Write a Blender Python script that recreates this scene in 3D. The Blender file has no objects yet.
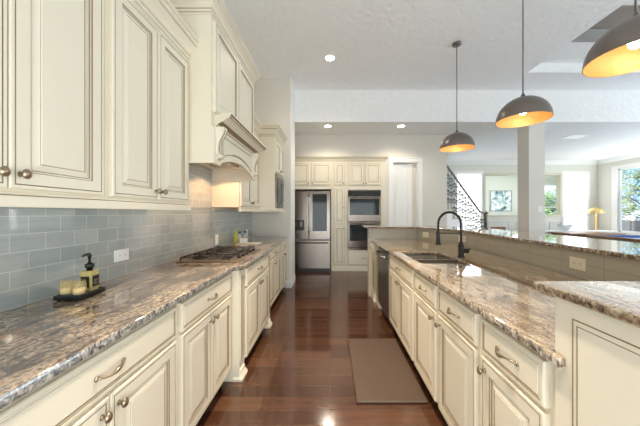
import bpy, bmesh, math, random
from mathutils import Vector, Matrix, noise
random.seed(7)
PI = math.pi
SC = bpy.context.scene
COL = SC.collection

# ------------------------------------------------------------------ camera, world, lights, exposure
H = 1.33
cd = bpy.data.cameras.new('camera'); cam = bpy.data.objects.new('camera', cd); COL.objects.link(cam)
cam.location = (0, 0, H); cam.rotation_euler = (PI/2, 0, 0)
cd.sensor_width = 36; cd.lens = 36*260/640; cd.shift_x = -10/640; cd.clip_start = .02
SC.camera = cam
SC.view_settings.view_transform = 'Standard'; SC.view_settings.look = 'None'
SC.view_settings.exposure = 1.05; SC.view_settings.gamma = 1
SC.cycles.use_denoising = True; SC.cycles.max_bounces = 12; SC.cycles.diffuse_bounces = 9
SC.cycles.glossy_bounces = 4; SC.cycles.sample_clamp_indirect = 4
SC.cycles.caustics_reflective = False; SC.cycles.caustics_refractive = False

world = bpy.data.worlds.new('world'); SC.world = world; world.use_nodes = True
nt = world.node_tree; nt.nodes.clear()
wo = nt.nodes.new('ShaderNodeOutputWorld'); bg = nt.nodes.new('ShaderNodeBackground')
tc = nt.nodes.new('ShaderNodeTexCoord'); nz = nt.nodes.new('ShaderNodeTexNoise'); cr = nt.nodes.new('ShaderNodeValToRGB')
nz.inputs['Scale'].default_value = 3.2; nz.inputs['Detail'].default_value = 5
cr.color_ramp.elements[0].position = .46; cr.color_ramp.elements[0].color = (.30, .56, .95, 1)
cr.color_ramp.elements[1].position = .62; cr.color_ramp.elements[1].color = (1, 1, 1, 1)
nt.links.new(tc.outputs['Generated'], nz.inputs['Vector']); nt.links.new(nz.outputs['Fac'], cr.inputs['Fac'])
nt.links.new(cr.outputs['Color'], bg.inputs['Color']); nt.links.new(bg.outputs[0], wo.inputs[0])
bg.inputs['Strength'].default_value = 1.1

def area(name, loc, rot, sx, sy, power, col=(1, 1, 1)):
    l = bpy.data.lights.new(name, 'AREA'); l.shape = 'RECTANGLE'; l.size = sx; l.size_y = sy
    l.energy = power; l.color = col
    o = bpy.data.objects.new(name, l); COL.objects.link(o); o.location = loc; o.rotation_euler = rot
    return o
# added fill lights behind the camera and to the side; last is window daylight
area('rear_fill', (5.8, -1.36, 1.6), (PI/2+.6, 0, 0), 5.8, 2.6, 80, (.78, .90, 1))
area('rear_fill_low', (.55, -1.36, .95), (PI/2, 0, 0), 3.4, 1.8, 56, (.82, .92, 1))  # added low fill for the base cabinets; no door stands here
area('side_fill', (9.05, 2.6, 1.7), (0, PI/2+.5, 0), 2.3, 6.4, 125, (.75, .89, 1))
area('far_side_window_daylight', (9.12, 7.2, 1.75), (0, PI/2+.5, 0), 1.6, .9, 22, (.88, .95, 1))

# added bodiless fill spots over the aisle, out of view above the camera
for lx, ly in ((-.05, 1.45), (-.05, 2.7), (-.05, .1)):
    l = bpy.data.lights.new('aisle_fill_spot', 'SPOT'); l.spot_size = math.radians(50); l.spot_blend = .5; l.shadow_soft_size = .08; l.energy = 190 if ly > 1 else 80; l.color = (1, .88, .70)
    lo = bpy.data.objects.new('aisle_fill_spot', l); COL.objects.link(lo); lo.location = (lx, ly, 3.72)
sun = bpy.data.lights.new('sun', 'SUN'); sun.energy = 2.6; sun.angle = .02
so = bpy.data.objects.new('sun', sun); COL.objects.link(so); so.rotation_euler = Vector((-.6, -.35, .75)).to_track_quat('Z', 'Y').to_euler()

# ------------------------------------------------------------------ materials
def lin(r, g, b):
    f = lambda c: ((c/255)/12.92 if c/255 <= .04045 else ((c/255+.055)/1.055)**2.4)
    return (f(r), f(g), f(b), 1)
def mat(name, col, rough=.5, metal=0, spec=None, emit=None, es=1, bump=None, var=None, trans=0, coat=0, ior=None):
    m = bpy.data.materials.new(name); m.use_nodes = True; n = m.node_tree; b = n.nodes['Principled BSDF']
    b.inputs['Base Color'].default_value = col; b.inputs['Roughness'].default_value = rough
    b.inputs['Metallic'].default_value = metal
    if spec is not None: b.inputs['Specular IOR Level'].default_value = spec
    if ior: b.inputs['IOR'].default_value = ior
    if emit: b.inputs['Emission Color'].default_value = emit; b.inputs['Emission Strength'].default_value = es
    if trans: b.inputs['Transmission Weight'].default_value = trans
    if coat: b.inputs['Coat Weight'].default_value = coat
    t = n.nodes.new('ShaderNodeTexCoord')
    if var:
        s, amt = var
        q = n.nodes.new('ShaderNodeTexNoise'); q.inputs['Scale'].default_value = s; q.inputs['Detail'].default_value = 4
        mx = n.nodes.new('ShaderNodeMixRGB'); mx.blend_type = 'MULTIPLY'; mx.inputs['Fac'].default_value = amt
        mx.inputs['Color1'].default_value = col
        n.links.new(t.outputs['Object'], q.inputs['Vector']); n.links.new(q.outputs['Fac'], mx.inputs['Color2'])
        n.links.new(mx.outputs[0], b.inputs['Base Color'])
    if bump:
        s, st, d = bump
        q = n.nodes.new('ShaderNodeTexNoise'); q.inputs['Scale'].default_value = s; q.inputs['Detail'].default_value = 5
        bp = n.nodes.new('ShaderNodeBump'); bp.inputs['Strength'].default_value = st; bp.inputs['Distance'].default_value = d
        n.links.new(t.outputs['Object'], q.inputs['Vector']); n.links.new(q.outputs['Fac'], bp.inputs['Height'])
        n.links.new(bp.outputs[0], b.inputs['Normal'])
    return m
M = {}
M['cream'] = mat('cream_paint', lin(233, 224, 203), .38, spec=.4, var=(3, .05))
M['glaze'] = mat('brown_glaze', lin(138, 118, 90), .5)
M['wall'] = mat('greige_wall_paint', lin(224, 219, 209), .7, spec=.2, bump=(60, .15, .002))
M['farwall'] = mat('pale_wall_paint', lin(220, 217, 206), .7)
M['white'] = mat('white_trim_paint', lin(243, 242, 238), .4)
M['ceiling'] = mat('textured_ceiling_paint', lin(250, 250, 249), .85, spec=.1, bump=(13, .7, .03), var=(14, .07))
M['steel'] = mat('brushed_stainless', lin(150, 146, 141), .27, 1, bump=(80, .05, .001))
M['fridgesteel'] = mat('dark_stainless', lin(122, 112, 103), .24, 1, bump=(3, .25, .01))
M['traysteel'] = mat('polished_steel_tray', lin(150, 134, 118), .3, .7)
M['railiron'] = mat('grey_painted_iron', lin(96, 102, 106), .5)
M['darkglass'] = mat('dark_appliance_glass', lin(52, 56, 56), .06, 0, spec=.25)
M['black'] = mat('black_plastic', lin(22, 22, 22), .35)
M['iron'] = mat('cast_iron', lin(30, 27, 25), .4, .2)
M['bronze'] = mat('aged_bronze', lin(92, 78, 62), .35, .9)
M['pewter'] = mat('antique_pewter', lin(158, 142, 120), .28, .9)
M['shade'] = mat('dark_bronze_shade', lin(122, 114, 108), .32, .7)
M['gold'] = mat('brushed_gold_leaf', lin(226, 172, 104), .42, .35, bump=(30, .4, .01))
M['bulb'] = mat('glowing_bulb', (1, .9, .75, 1), .5, emit=(1, .85, .62, 1), es=9)
M['led'] = mat('glowing_downlight', (1, .95, .85, 1), .5, emit=(1, .92, .78, 1), es=9)
M['plate'] = mat('white_plate_plastic', lin(240, 240, 236), .35)
M['beigeplate'] = mat('almond_plate_plastic', lin(232, 222, 200), .35)
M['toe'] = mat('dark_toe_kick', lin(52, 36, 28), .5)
M['mat'] = mat('brown_cushion_mat', lin(78, 60, 47), .55, bump=(180, .3, .002))
M['blue'] = mat('blue_felt', lin(28, 84, 150), .9)
M['wood'] = mat('warm_wood', lin(150, 108, 72), .4, var=(9, .5))
M['brass'] = mat('polished_brass', lin(220, 190, 128), .35, .6)
M['greybowl'] = mat('grey_ceramic', lin(190, 194, 194), .4)
M['niche'] = mat('pale_green_paint', lin(224, 228, 220), .7)
M['tanframe'] = mat('pale_oak_frame', lin(208, 202, 180), .5)
M['fence'] = mat('dark_fence', lin(84, 84, 88), .8)
M['bark'] = mat('bark', lin(88, 74, 60), .9)
M['stepbeige'] = mat('carpeted_step', lin(206, 196, 160), .9)
M['liquid'] = mat('amber_soap', lin(238, 214, 120), .06, trans=.75, ior=1.2)
M['oil'] = mat('olive_oil', lin(222, 214, 96), .08, trans=.5, ior=1.4)
M['glass'] = mat('clear_glass', (1, 1, 1, 1), .02, trans=1, ior=1.3)
M['wax'] = mat('cream_wax', lin(244, 236, 214), .6)
M['goldfoil'] = mat('gold_glass', lin(236, 214, 160), .12, .1, trans=.6, ior=1.2)
M['railwood'] = mat('grey_brown_rail', lin(140, 126, 116), .4)
M['whitecer'] = mat('white_ceramic', lin(238, 238, 236), .25)
M['shadecloth'] = mat('glowing_window_shade', lin(252, 252, 252), .9, emit=(1, 1, 1, 1), es=1.1)  # emission stands in for daylight coming through the cloth
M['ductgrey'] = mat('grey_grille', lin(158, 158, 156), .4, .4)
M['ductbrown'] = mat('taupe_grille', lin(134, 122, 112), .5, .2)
M['grass'] = mat('lawn', lin(92, 122, 62), .95, var=(3, .5))

def clear(name, tint, body, fac):
    m = bpy.data.materials.new(name); m.use_nodes = True; n = m.node_tree; b = n.nodes['Principled BSDF']; o = n.nodes['Material Output']
    b.inputs['Base Color'].default_value = body; b.inputs['Roughness'].default_value = .06
    t = n.nodes.new('ShaderNodeBsdfTransparent'); t.inputs[0].default_value = tint; mx = n.nodes.new('ShaderNodeMixShader'); mx.inputs[0].default_value = fac
    n.links.new(t.outputs[0], mx.inputs[1]); n.links.new(b.outputs[0], mx.inputs[2]); n.links.new(mx.outputs[0], o.inputs[0]); M[name] = m
clear('liquid', (.97, .88, .6, 1), lin(248, 234, 170), .3)
clear('oil', (.9, .88, .5, 1), lin(230, 224, 120), .45)
clear('goldfoil', (1, .95, .82, 1), lin(246, 234, 200), .16)
clear('bottleglass', (.92, .95, .97, 1), lin(226, 232, 236), .4)
M['sinksteel'] = mat('satin_sink_steel', lin(160, 146, 128), .35, .6)
def shade_trans(m):
    n = m.node_tree; b = n.nodes['Principled BSDF']; o = n.nodes['Material Output']
    tl = n.nodes.new('ShaderNodeBsdfTranslucent'); mx = n.nodes.new('ShaderNodeMixShader'); mx.inputs[0].default_value = .5
    tl.inputs[0].default_value = (1, 1, 1, 1)
    n.links.new(b.outputs[0], mx.inputs[1]); n.links.new(tl.outputs[0], mx.inputs[2]); n.links.new(mx.outputs[0], o.inputs[0])
shade_trans(M['shadecloth'])

def pane():
    m = bpy.data.materials.new('window_glass'); m.use_nodes = True; n = m.node_tree; n.nodes.clear()
    o = n.nodes.new('ShaderNodeOutputMaterial'); t = n.nodes.new('ShaderNodeBsdfTransparent'); g = n.nodes.new('ShaderNodeBsdfGlossy')
    g.inputs['Roughness'].default_value = .01; mx = n.nodes.new('ShaderNodeMixShader'); mx.inputs[0].default_value = .06
    n.links.new(t.outputs[0], mx.inputs[1]); n.links.new(g.outputs[0], mx.inputs[2]); n.links.new(mx.outputs[0], o.inputs[0]); return m
M['pane'] = pane()

def granite(name, stops, edge, sx=26, sy=9, spk=80, rough=.045, patch=(.42, .42, .46, 1), spf=.75, coat=.45):
    m = bpy.data.materials.new(name); m.use_nodes = True; n = m.node_tree; b = n.nodes['Principled BSDF']; L = n.links.new
    g = n.nodes.new('ShaderNodeNewGeometry'); mp = n.nodes.new('ShaderNodeMapping')
    mp.inputs['Scale'].default_value = (sx, sy, sx); mp.inputs['Rotation'].default_value = (0, 0, .16)
    L(g.outputs['Position'], mp.inputs['Vector'])
    w = n.nodes.new('ShaderNodeTexNoise'); w.inputs['Scale'].default_value = 1; w.inputs['Detail'].default_value = 9
    w.inputs['Roughness'].default_value = .75; w.inputs['Distortion'].default_value = 2.2
    L(mp.outputs[0], w.inputs['Vector'])
    r = n.nodes.new('ShaderNodeValToRGB'); e = r.color_ramp.elements
    e[0].position, e[0].color = stops[0]; e[1].position, e[1].color = stops[-1]
    for p, c in stops[1:-1]:
        q = e.new(p); q.color = c
    L(w.outputs['Fac'], r.inputs['Fac'])
    s = n.nodes.new('ShaderNodeTexNoise'); s.inputs['Scale'].default_value = spk; s.inputs['Detail'].default_value = 3
    L(g.outputs['Position'], s.inputs['Vector'])
    r2 = n.nodes.new('ShaderNodeValToRGB'); r2.color_ramp.elements[0].position = .36; r2.color_ramp.elements[0].color = (.42, .38, .36, 1)
    r2.color_ramp.elements[1].position = .5; r2.color_ramp.elements[1].color = (1, 1, 1, 1)
    q = r2.color_ramp.elements.new(.68); q.color = (1.25, 1.22, 1.18, 1)
    L(s.outputs['Fac'], r2.inputs['Fac'])
    mx = n.nodes.new('ShaderNodeMixRGB'); mx.blend_type = 'MULTIPLY'; mx.inputs[0].default_value = spf
    pn = n.nodes.new('ShaderNodeTexNoise'); pn.inputs['Scale'].default_value = 1; pn.inputs['Detail'].default_value = 4; pn.inputs['Distortion'].default_value = 1.5
    mp3 = n.nodes.new('ShaderNodeMapping'); mp3.inputs['Scale'].default_value = (6, 2.4, 5); mp3.inputs['Rotation'].default_value = (0, 0, .3); L(g.outputs['Position'], mp3.inputs[0]); L(mp3.outputs[0], pn.inputs['Vector'])
    pr = n.nodes.new('ShaderNodeValToRGB'); pr.color_ramp.elements[0].position = .40; pr.color_ramp.elements[0].color = patch; pr.color_ramp.elements[1].position = .56; pr.color_ramp.elements[1].color = (1.05, 1.04, 1.02, 1)
    L(pn.outputs['Fac'], pr.inputs[0]); pm = n.nodes.new('ShaderNodeMixRGB'); pm.blend_type = 'MULTIPLY'; pm.inputs[0].default_value = 1; L(r.outputs[0], pm.inputs[1]); L(pr.outputs[0], pm.inputs[2])
    L(pm.outputs[0], mx.inputs[1]); L(r2.outputs[0], mx.inputs[2])
    # edge palette by normal: speckle, with the edge's reflected light put into its tones
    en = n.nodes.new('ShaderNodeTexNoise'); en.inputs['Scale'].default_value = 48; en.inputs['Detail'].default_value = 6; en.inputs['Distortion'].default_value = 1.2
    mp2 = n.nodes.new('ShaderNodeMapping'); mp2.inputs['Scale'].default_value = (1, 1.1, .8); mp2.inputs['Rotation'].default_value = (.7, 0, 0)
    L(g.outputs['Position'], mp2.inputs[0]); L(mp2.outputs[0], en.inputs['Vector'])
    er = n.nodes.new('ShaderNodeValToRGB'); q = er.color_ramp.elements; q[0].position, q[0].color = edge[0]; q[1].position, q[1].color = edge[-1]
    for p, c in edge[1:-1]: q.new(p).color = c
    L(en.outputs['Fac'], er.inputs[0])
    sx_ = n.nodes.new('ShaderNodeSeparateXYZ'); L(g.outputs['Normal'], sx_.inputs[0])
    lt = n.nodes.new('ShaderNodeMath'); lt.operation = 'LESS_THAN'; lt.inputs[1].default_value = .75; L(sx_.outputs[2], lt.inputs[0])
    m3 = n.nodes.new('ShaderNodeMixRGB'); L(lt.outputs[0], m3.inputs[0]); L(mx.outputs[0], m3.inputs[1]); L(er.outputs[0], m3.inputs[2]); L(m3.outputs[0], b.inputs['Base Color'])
    b.inputs['Roughness'].default_value = rough; b.inputs['Specular IOR Level'].default_value = .8; b.inputs['Coat Weight'].default_value = coat; b.inputs['Coat IOR'].default_value = 1.6; b.inputs['Coat Roughness'].default_value = .02
    return m
M['granite'] = granite('brown_grey_granite', [(.30, lin(52, 50, 54)), (.40, lin(96, 90, 90)), (.47, lin(148, 130, 114)),
                        (.54, lin(188, 170, 150)), (.60, lin(122, 112, 106)), (.70, lin(206, 198, 186))],
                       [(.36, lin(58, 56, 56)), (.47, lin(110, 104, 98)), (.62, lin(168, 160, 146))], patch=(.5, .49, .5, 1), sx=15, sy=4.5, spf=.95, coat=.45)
M['granite2'] = granite('golden_brown_granite', [(.28, lin(96, 80, 66)), (.40, lin(142, 122, 100)), (.49, lin(180, 158, 130)),
                        (.57, lin(202, 184, 160)), (.66, lin(150, 130, 108)), (.76, lin(214, 202, 184))],
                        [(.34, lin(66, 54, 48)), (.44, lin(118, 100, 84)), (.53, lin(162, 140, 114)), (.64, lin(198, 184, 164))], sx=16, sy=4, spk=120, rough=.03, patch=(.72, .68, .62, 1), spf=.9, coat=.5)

def brick(name, c1, c2, mortar, w, h, ms, axes, rough, offset=.5, bump=.3, spec=.5, streak=None, coat=0, shift=(0, 0, 0)):
    m = bpy.data.materials.new(name); m.use_nodes = True; n = m.node_tree; b = n.nodes['Principled BSDF']; L = n.links.new
    g = n.nodes.new('ShaderNodeNewGeometry'); sp = n.nodes.new('ShaderNodeSeparateXYZ'); cb = n.nodes.new('ShaderNodeCombineXYZ')
    of = n.nodes.new('ShaderNodeVectorMath'); of.inputs[1].default_value = shift
    L(g.outputs['Position'], of.inputs[0]); L(of.outputs[0], sp.inputs[0])
    L(sp.outputs[axes[0]], cb.inputs[0]); L(sp.outputs[axes[1]], cb.inputs[1])
    t = n.nodes.new('ShaderNodeTexBrick'); t.offset = offset; t.inputs['Scale'].default_value = 1
    t.inputs['Brick Width'].default_value = w; t.inputs['Row Height'].default_value = h; t.inputs['Mortar Size'].default_value = ms
    t.inputs['Mortar Smooth'].default_value = .1; t.inputs['Color1'].default_value = c1; t.inputs['Color2'].default_value = c2
    t.inputs['Mortar'].default_value = mortar; t.inputs['Bias'].default_value = 0
    L(cb.outputs[0], t.inputs['Vector']); out = t.outputs['Color']
    if streak:
        mp = n.nodes.new('ShaderNodeMapping'); mp.inputs['Scale'].default_value = streak[:3]
        L(g.outputs['Position'], mp.inputs[0]); q = n.nodes.new('ShaderNodeTexNoise'); q.inputs['Scale'].default_value = 1
        q.inputs['Detail'].default_value = 6; L(mp.outputs[0], q.inputs[0])
        r = n.nodes.new('ShaderNodeValToRGB'); r.color_ramp.elements[0].position = .3; r.color_ramp.elements[0].color = (.45, .42, .4, 1)
        r.color_ramp.elements[1].position = .7; r.color_ramp.elements[1].color = (1.3, 1.25, 1.2, 1); L(q.outputs['Fac'], r.inputs[0])
        mx = n.nodes.new('ShaderNodeMixRGB'); mx.blend_type = 'MULTIPLY'; mx.inputs[0].default_value = streak[3]
        L(out, mx.inputs[1]); L(r.outputs[0], mx.inputs[2]); out = mx.outputs[0]
    L(out, b.inputs['Base Color']); b.inputs['Roughness'].default_value = rough; b.inputs['Specular IOR Level'].default_value = spec
    if coat: b.inputs['Coat Weight'].default_value = coat; b.inputs['Coat Roughness'].default_value = .05
    bp = n.nodes.new('ShaderNodeBump'); bp.inputs['Strength'].default_value = bump; bp.inputs['Distance'].default_value = .002; bp.invert = True
    L(t.outputs['Fac'], bp.inputs['Height']); L(bp.outputs[0], b.inputs['Normal'])
    return m
M['tile'] = brick('grey_glass_subway_tile', lin(160, 169, 168), lin(172, 180, 179), lin(204, 207, 203), .1415, .0795, .0016, 'YZ', .05, spec=1.0, coat=1.0, shift=(0, .0147, .036), streak=(3, 3, 60, .12))
M['bartile'] = brick('taupe_bar_tile', lin(178, 170, 153), lin(186, 178, 160), lin(150, 142, 126), .305, .20, .0015, 'YZ', .2, offset=0)
M['bartile2'] = brick('taupe_bar_tile_cross', lin(178, 170, 153), lin(186, 178, 160), lin(150, 142, 126), .305, .20, .0015, 'XZ', .2, offset=0)
M['floor'] = brick('dark_hardwood', lin(64, 38, 26), lin(92, 60, 41), lin(104, 78, 60), 1.3, .125, .0016, 'XY', .13, bump=.6, offset=.37,  # joints paler than the planks, painting the glint on their bevels
                   spec=.9, streak=(2.2, 26, 1, .5))
def painting():
    m = bpy.data.materials.new('abstract_painting'); m.use_nodes = True; n = m.node_tree; b = n.nodes['Principled BSDF']
    g = n.nodes.new('ShaderNodeNewGeometry'); q = n.nodes.new('ShaderNodeTexNoise'); q.inputs['Scale'].default_value = 3.2; q.inputs['Distortion'].default_value = 1.5
    r = n.nodes.new('ShaderNodeValToRGB'); e = r.color_ramp.elements
    e[0].position = .36; e[0].color = lin(60, 92, 112); e[1].position = .56; e[1].color = lin(236, 240, 238); x = e.new(.45); x.color = lin(160, 192, 200)
    n.links.new(g.outputs['Position'], q.inputs[0]); n.links.new(q.outputs['Fac'], r.inputs[0]); n.links.new(r.outputs[0], b.inputs['Base Color']); return m
M['painting'] = painting()
def leafmat(name, c, c2):
    m = mat(name, c, .7); n = m.node_tree; b = n.nodes['Principled BSDF']
    oi = n.nodes.new('ShaderNodeNewGeometry'); q = n.nodes.new('ShaderNodeTexNoise'); q.inputs['Scale'].default_value = 2.5
    mx = n.nodes.new('ShaderNodeMixRGB'); mx.inputs[1].default_value = c; mx.inputs[2].default_value = c2
    n.links.new(oi.outputs['Position'], q.inputs[0]); n.links.new(q.outputs['Fac'], mx.inputs[0]); n.links.new(mx.outputs[0], b.inputs['Base Color']); return m
M['leaf'] = leafmat('green_leaves', lin(86, 116, 62), lin(176, 192, 128))

# ------------------------------------------------------------------ mesh builder
class MB:
    def __init__(s): s.v = []; s.f = []; s.m = []; s.sm = []
    def add(s, vs, fs, mi=0, smooth=False):
        o = len(s.v); s.v += [tuple(v) for v in vs]
        for k, f in enumerate(fs):
            s.f.append([i+o for i in f]); s.m.append(mi[k] if isinstance(mi, list) else mi); s.sm.append(smooth)
        return s
    def box(s, x0, x1, y0, y1, z0, z1, mi=0):
        vs = [(x, y, z) for z in (z0, z1) for y in (y0, y1) for x in (x0, x1)]
        return s.add(vs, [(0, 2, 3, 1), (4, 5, 7, 6), (0, 1, 5, 4), (1, 3, 7, 5), (3, 2, 6, 7), (2, 0, 4, 6)], mi)
    def prism(s, pts, a0, a1, axis='x', mi=0, smooth=False):     # pts: 2-D outline in the other two axes
        n = len(pts)
        def mk(a, p):
            return {'x': (a, p[0], p[1]), 'y': (p[0], a, p[1]), 'z': (p[0], p[1], a)}[axis]
        vs = [mk(a0, p) for p in pts]+[mk(a1, p) for p in pts]
        fs = [tuple(range(n))[::-1], tuple(range(n, 2*n))]+[(i, (i+1) % n, n+(i+1) % n, n+i) for i in range(n)]
        return s.add(vs, fs, mi, smooth)
    def lathe(s, prof, c=(0, 0, 0), axis='z', seg=20, mi=0, sx=1, sy=1, cap=True):
        vs = []; fs = []
        for r, h in prof:
            for k in range(seg):
                a = 2*PI*k/seg; u, w = r*math.cos(a)*sx, r*math.sin(a)*sy
                p = {'z': (u, w, h), 'y': (u, h, w), 'x': (h, u, w)}[axis]
                vs.append((p[0]+c[0], p[1]+c[1], p[2]+c[2]))
        for j in range(len(prof)-1):
            for k in range(seg):
                fs.append((j*seg+k, j*seg+(k+1) % seg, (j+1)*seg+(k+1) % seg, (j+1)*seg+k))
        if cap:
            fs.append(tuple(range(seg))[::-1]); fs.append(tuple(range((len(prof)-1)*seg, len(prof)*seg)))
        return s.add(vs, fs, mi, True)
    def tube(s, pts, r, seg=8, mi=0, flat=1.0):
        pts = [Vector(p) for p in pts]; n = len(pts); rr = r if isinstance(r, (list, tuple)) else [r]*n
        vs = []; fs = []; up = None
        for i, p in enumerate(pts):
            t = (pts[min(i+1, n-1)]-pts[max(i-1, 0)]).normalized()
            if up is None:
                up = Vector((0, 0, 1)) if abs(t.z) < .9 else Vector((1, 0, 0))
            a = t.cross(up).normalized(); b = a.cross(t).normalized(); up = b
            for k in range(seg):
                q = 2*PI*k/seg; vs.append(p+a*math.cos(q)*rr[i]+b*math.sin(q)*rr[i]*flat)
        for j in range(n-1):
            for k in range(seg): fs.append((j*seg+k, j*seg+(k+1) % seg, (j+1)*seg+(k+1) % seg, (j+1)*seg+k))
        fs.append(tuple(range(seg))[::-1]); fs.append(tuple(range((n-1)*seg, n*seg)))
        return s.add(vs, fs, mi, True)
    def sweep(s, prof, path, mis=0):      # prof (out, z) swept along a plan polyline; "out" is to the right of travel
        n = len(path); P = [Vector(p) for p in path]; rings = []
        for i in range(n):
            d0 = (P[i]-P[i-1]).normalized() if i else None
            d1 = (P[i+1]-P[i]).normalized() if i < n-1 else None
            n0 = Vector((d0.y, -d0.x)) if d0 else None; n1 = Vector((d1.y, -d1.x)) if d1 else None
            if n0 is None: mv = n1
            elif n1 is None: mv = n0
            else:
                mv = (n0+n1).normalized(); mv = mv/max(.2, mv.dot(n0))
            rings.append([(P[i].x+mv.x*o, P[i].y+mv.y*o, z) for o, z in prof])
        k = len(prof); vs = [v for r in rings for v in r]; fs = []; ms = []
        for i in range(n-1):
            for j in range(k):
                fs.append((i*k+j, i*k+(j+1) % k, (i+1)*k+(j+1) % k, (i+1)*k+j)); ms.append(mis[j] if isinstance(mis, list) else mis)
        fs.append(tuple(range(k))); ms.append(0); fs.append(tuple(range((n-1)*k, n*k))[::-1]); ms.append(0)
        return s.add(vs, fs, ms)
    def panel(s, x0, x1, z0, z1, rings, y=0):    # rings: (inset, out, material of the band leading to it)
        vs = []; fs = []; ms = []
        for ins, out, mi in rings:
            vs += [(x0+ins, y-out, z0+ins), (x1-ins, y-out, z0+ins), (x1-ins, y-out, z1-ins), (x0+ins, y-out, z1-ins)]
        for j in range(1, len(rings)):
            for k in range(4):
                fs.append(((j-1)*4+k, (j-1)*4+(k+1) % 4, j*4+(k+1) % 4, j*4+k)); ms.append(rings[j][2])
        fs.append(((len(rings)-1)*4, (len(rings)-1)*4+1, (len(rings)-1)*4+2, (len(rings)-1)*4+3)); ms.append(0)
        fs.append((3, 2, 1, 0)); ms.append(0)
        return s.add(vs, fs, ms)
    def build(s, name, mats, parent=None, loc=(0, 0, 0), rz=0, bevel=0, solid=False):
        me = bpy.data.meshes.new(name); me.from_pydata(s.v, [], s.f)
        if not isinstance(mats, (list, tuple)): mats = [mats]
        for m in mats: me.materials.append(M[m] if isinstance(m, str) else m)
        for p, mi, sm in zip(me.polygons, s.m, s.sm): p.material_index = mi; p.use_smooth = sm
        bm = bmesh.new(); bm.from_mesh(me); bmesh.ops.recalc_face_normals(bm, faces=bm.faces); bm.to_mesh(me); bm.free()
        o = bpy.data.objects.new(name, me); COL.objects.link(o); o.parent = parent
        o.location = loc; o.rotation_euler = (0, 0, rz)
        if bevel:
            b = o.modifiers.new('bevel', 'BEVEL'); b.width = bevel; b.segments = 2; b.limit_method = 'ANGLE'
        return o
def tag(o, label, cat, group=None):
    o['label'] = label; o['category'] = cat
    if group: o['group'] = group
    return o
def thing(name, label, cat, loc=(0, 0, 0), rz=0, group=None):
    o = bpy.data.objects.new(name, None); COL.objects.link(o); o.location = loc; o.rotation_euler = (0, 0, rz); o.empty_display_size = .1
    return tag(o, label, cat, group)
def struct(name, mb, m, **k):
    o = mb.build(name, m, **k); o['kind'] = 'structure'; return o
def copy_tree(o, parent=None):
    c = o.copy(); COL.objects.link(c)
    if parent: c.parent = parent
    for ch in [q for q in bpy.data.objects if q.parent == o]: copy_tree(ch, c)
    return c
def slab(name, outer, holes, z0, z1, m, bev=.008, parent=None):
    cu = bpy.data.curves.new(name, 'CURVE'); cu.dimensions = '2D'; cu.fill_mode = 'BOTH'
    cu.extrude = (z1-z0)/2-bev; cu.bevel_depth = bev; cu.bevel_resolution = 3; cu.offset = 0
    def inset(P, d):
        A = sum(P[i-1][0]*P[i][1]-P[i][0]*P[i-1][1] for i in range(len(P))); d = d if A > 0 else -d; out = []
        for i in range(len(P)):
            a, p, c = Vector(P[i-1]), Vector(P[i]), Vector(P[(i+1) % len(P)]); u = (p-a).normalized(); v = (c-p).normalized()
            n0 = Vector((-u.y, u.x)); n1 = Vector((-v.y, v.x)); m_ = (n0+n1).normalized(); out.append(tuple(p+m_*d/m_.dot(n0)))
        return out
    outer = inset(outer, bev); holes = [inset(h, -bev) for h in holes]
    for pts in [outer]+holes:
        sp = cu.splines.new('POLY'); sp.points.add(len(pts)-1); sp.use_cyclic_u = True
        for p, q in zip(sp.points, pts): p.co = (q[0], q[1], 0, 1)
    t = bpy.data.objects.new('tmp', cu); COL.objects.link(t)
    bpy.context.view_layer.update()
    me = bpy.data.meshes.new_from_object(t.evaluated_get(bpy.context.evaluated_depsgraph_get()))
    bpy.data.objects.remove(t)
    me.materials.clear(); me.materials.append(M[m]); me.name = name
    o = bpy.data.objects.new(name, me); COL.objects.link(o); o.location = (0, 0, (z0+z1)/2); o.parent = parent
    return o

# ------------------------------------------------------------------ structure
ZH, ZL, YS, YB = 3.74, 3.12, 5.11, 5.96
struct('floor', MB().box(-1.6, 9.3, -2.4, 9.1, -.1, 0), 'floor')
struct('wall_left', MB().box(-1.52, -1.385, -2.4, 4.62, 0, ZH+.1), 'wall')
struct('wall_left_return', MB().box(-1.52, -.70, 4.62, YS, 0, ZH+.1), 'wall')
struct('trim_1', MB().box(-.705, -.692, 4.612, YS+.005, .13, ZH), 'white')
b = MB(); prof = [(0, 0), (.018, 0), (.018, .11), (.008, .13), (0, .13)]
b.sweep(prof, [(-.78, 4.62), (-.70, 4.62), (-.70, YS), (-.78, YS)]); struct('baseboard_left', b, 'white')
struct('wall_left_far', MB().box(-1.52, -1.385, YS, 7.2, 0, ZL), 'wall')
# tall back wall with the cabinet recess and the pantry doorway
b = MB(); b.box(-1.385, 1.29, YB, YB+.12, 2.60, ZL); b.box(-1.385, -.935, YB, YB+.12, 0, 2.6)
b.box(1.29, 1.45, YB, YB+.12, 0, ZL); b.box(1.27, 1.29, YB, YB+.12, 0, 2.6); b.box(1.45, 2.03, YB, YB+.12, 2.50, ZL); b.box(2.03, 2.68, YB, YB+.12, 0, ZL)
struct('wall_back', b, 'wall')
b = MB(); b.box(-1.385, 2.68, 6.70, 6.8, 0, ZL); b.box(2.56, 2.68, YB+.12, 6.70, 0, ZL); struct('wall_behind_cabinets', b, 'wall')
b = MB(); cp = [(0, 0), (.02, 0), (.02, .06), (.012, .075), (0, .08)]
for x0, x1 in ((1.345, 1.43), (2.03, 2.115)): b.box(x0, x1, YB-.018, YB, 0, 2.50)
b.box(1.345, 2.115, YB-.018, YB, 2.50, 2.585); b.box(1.335, 2.125, YB-.024, YB, 2.575, 2.60)
b.box(1.43, 1.45, YB-.018, YB+.12, 0, 2.5); b.box(2.01, 2.03, YB-.0, YB+.12, 0, 2.48); b.box(1.45, 2.03, YB, YB+.12, 2.48, 2.5)
struct('trim_2', b, 'white', bevel=.003)
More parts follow.
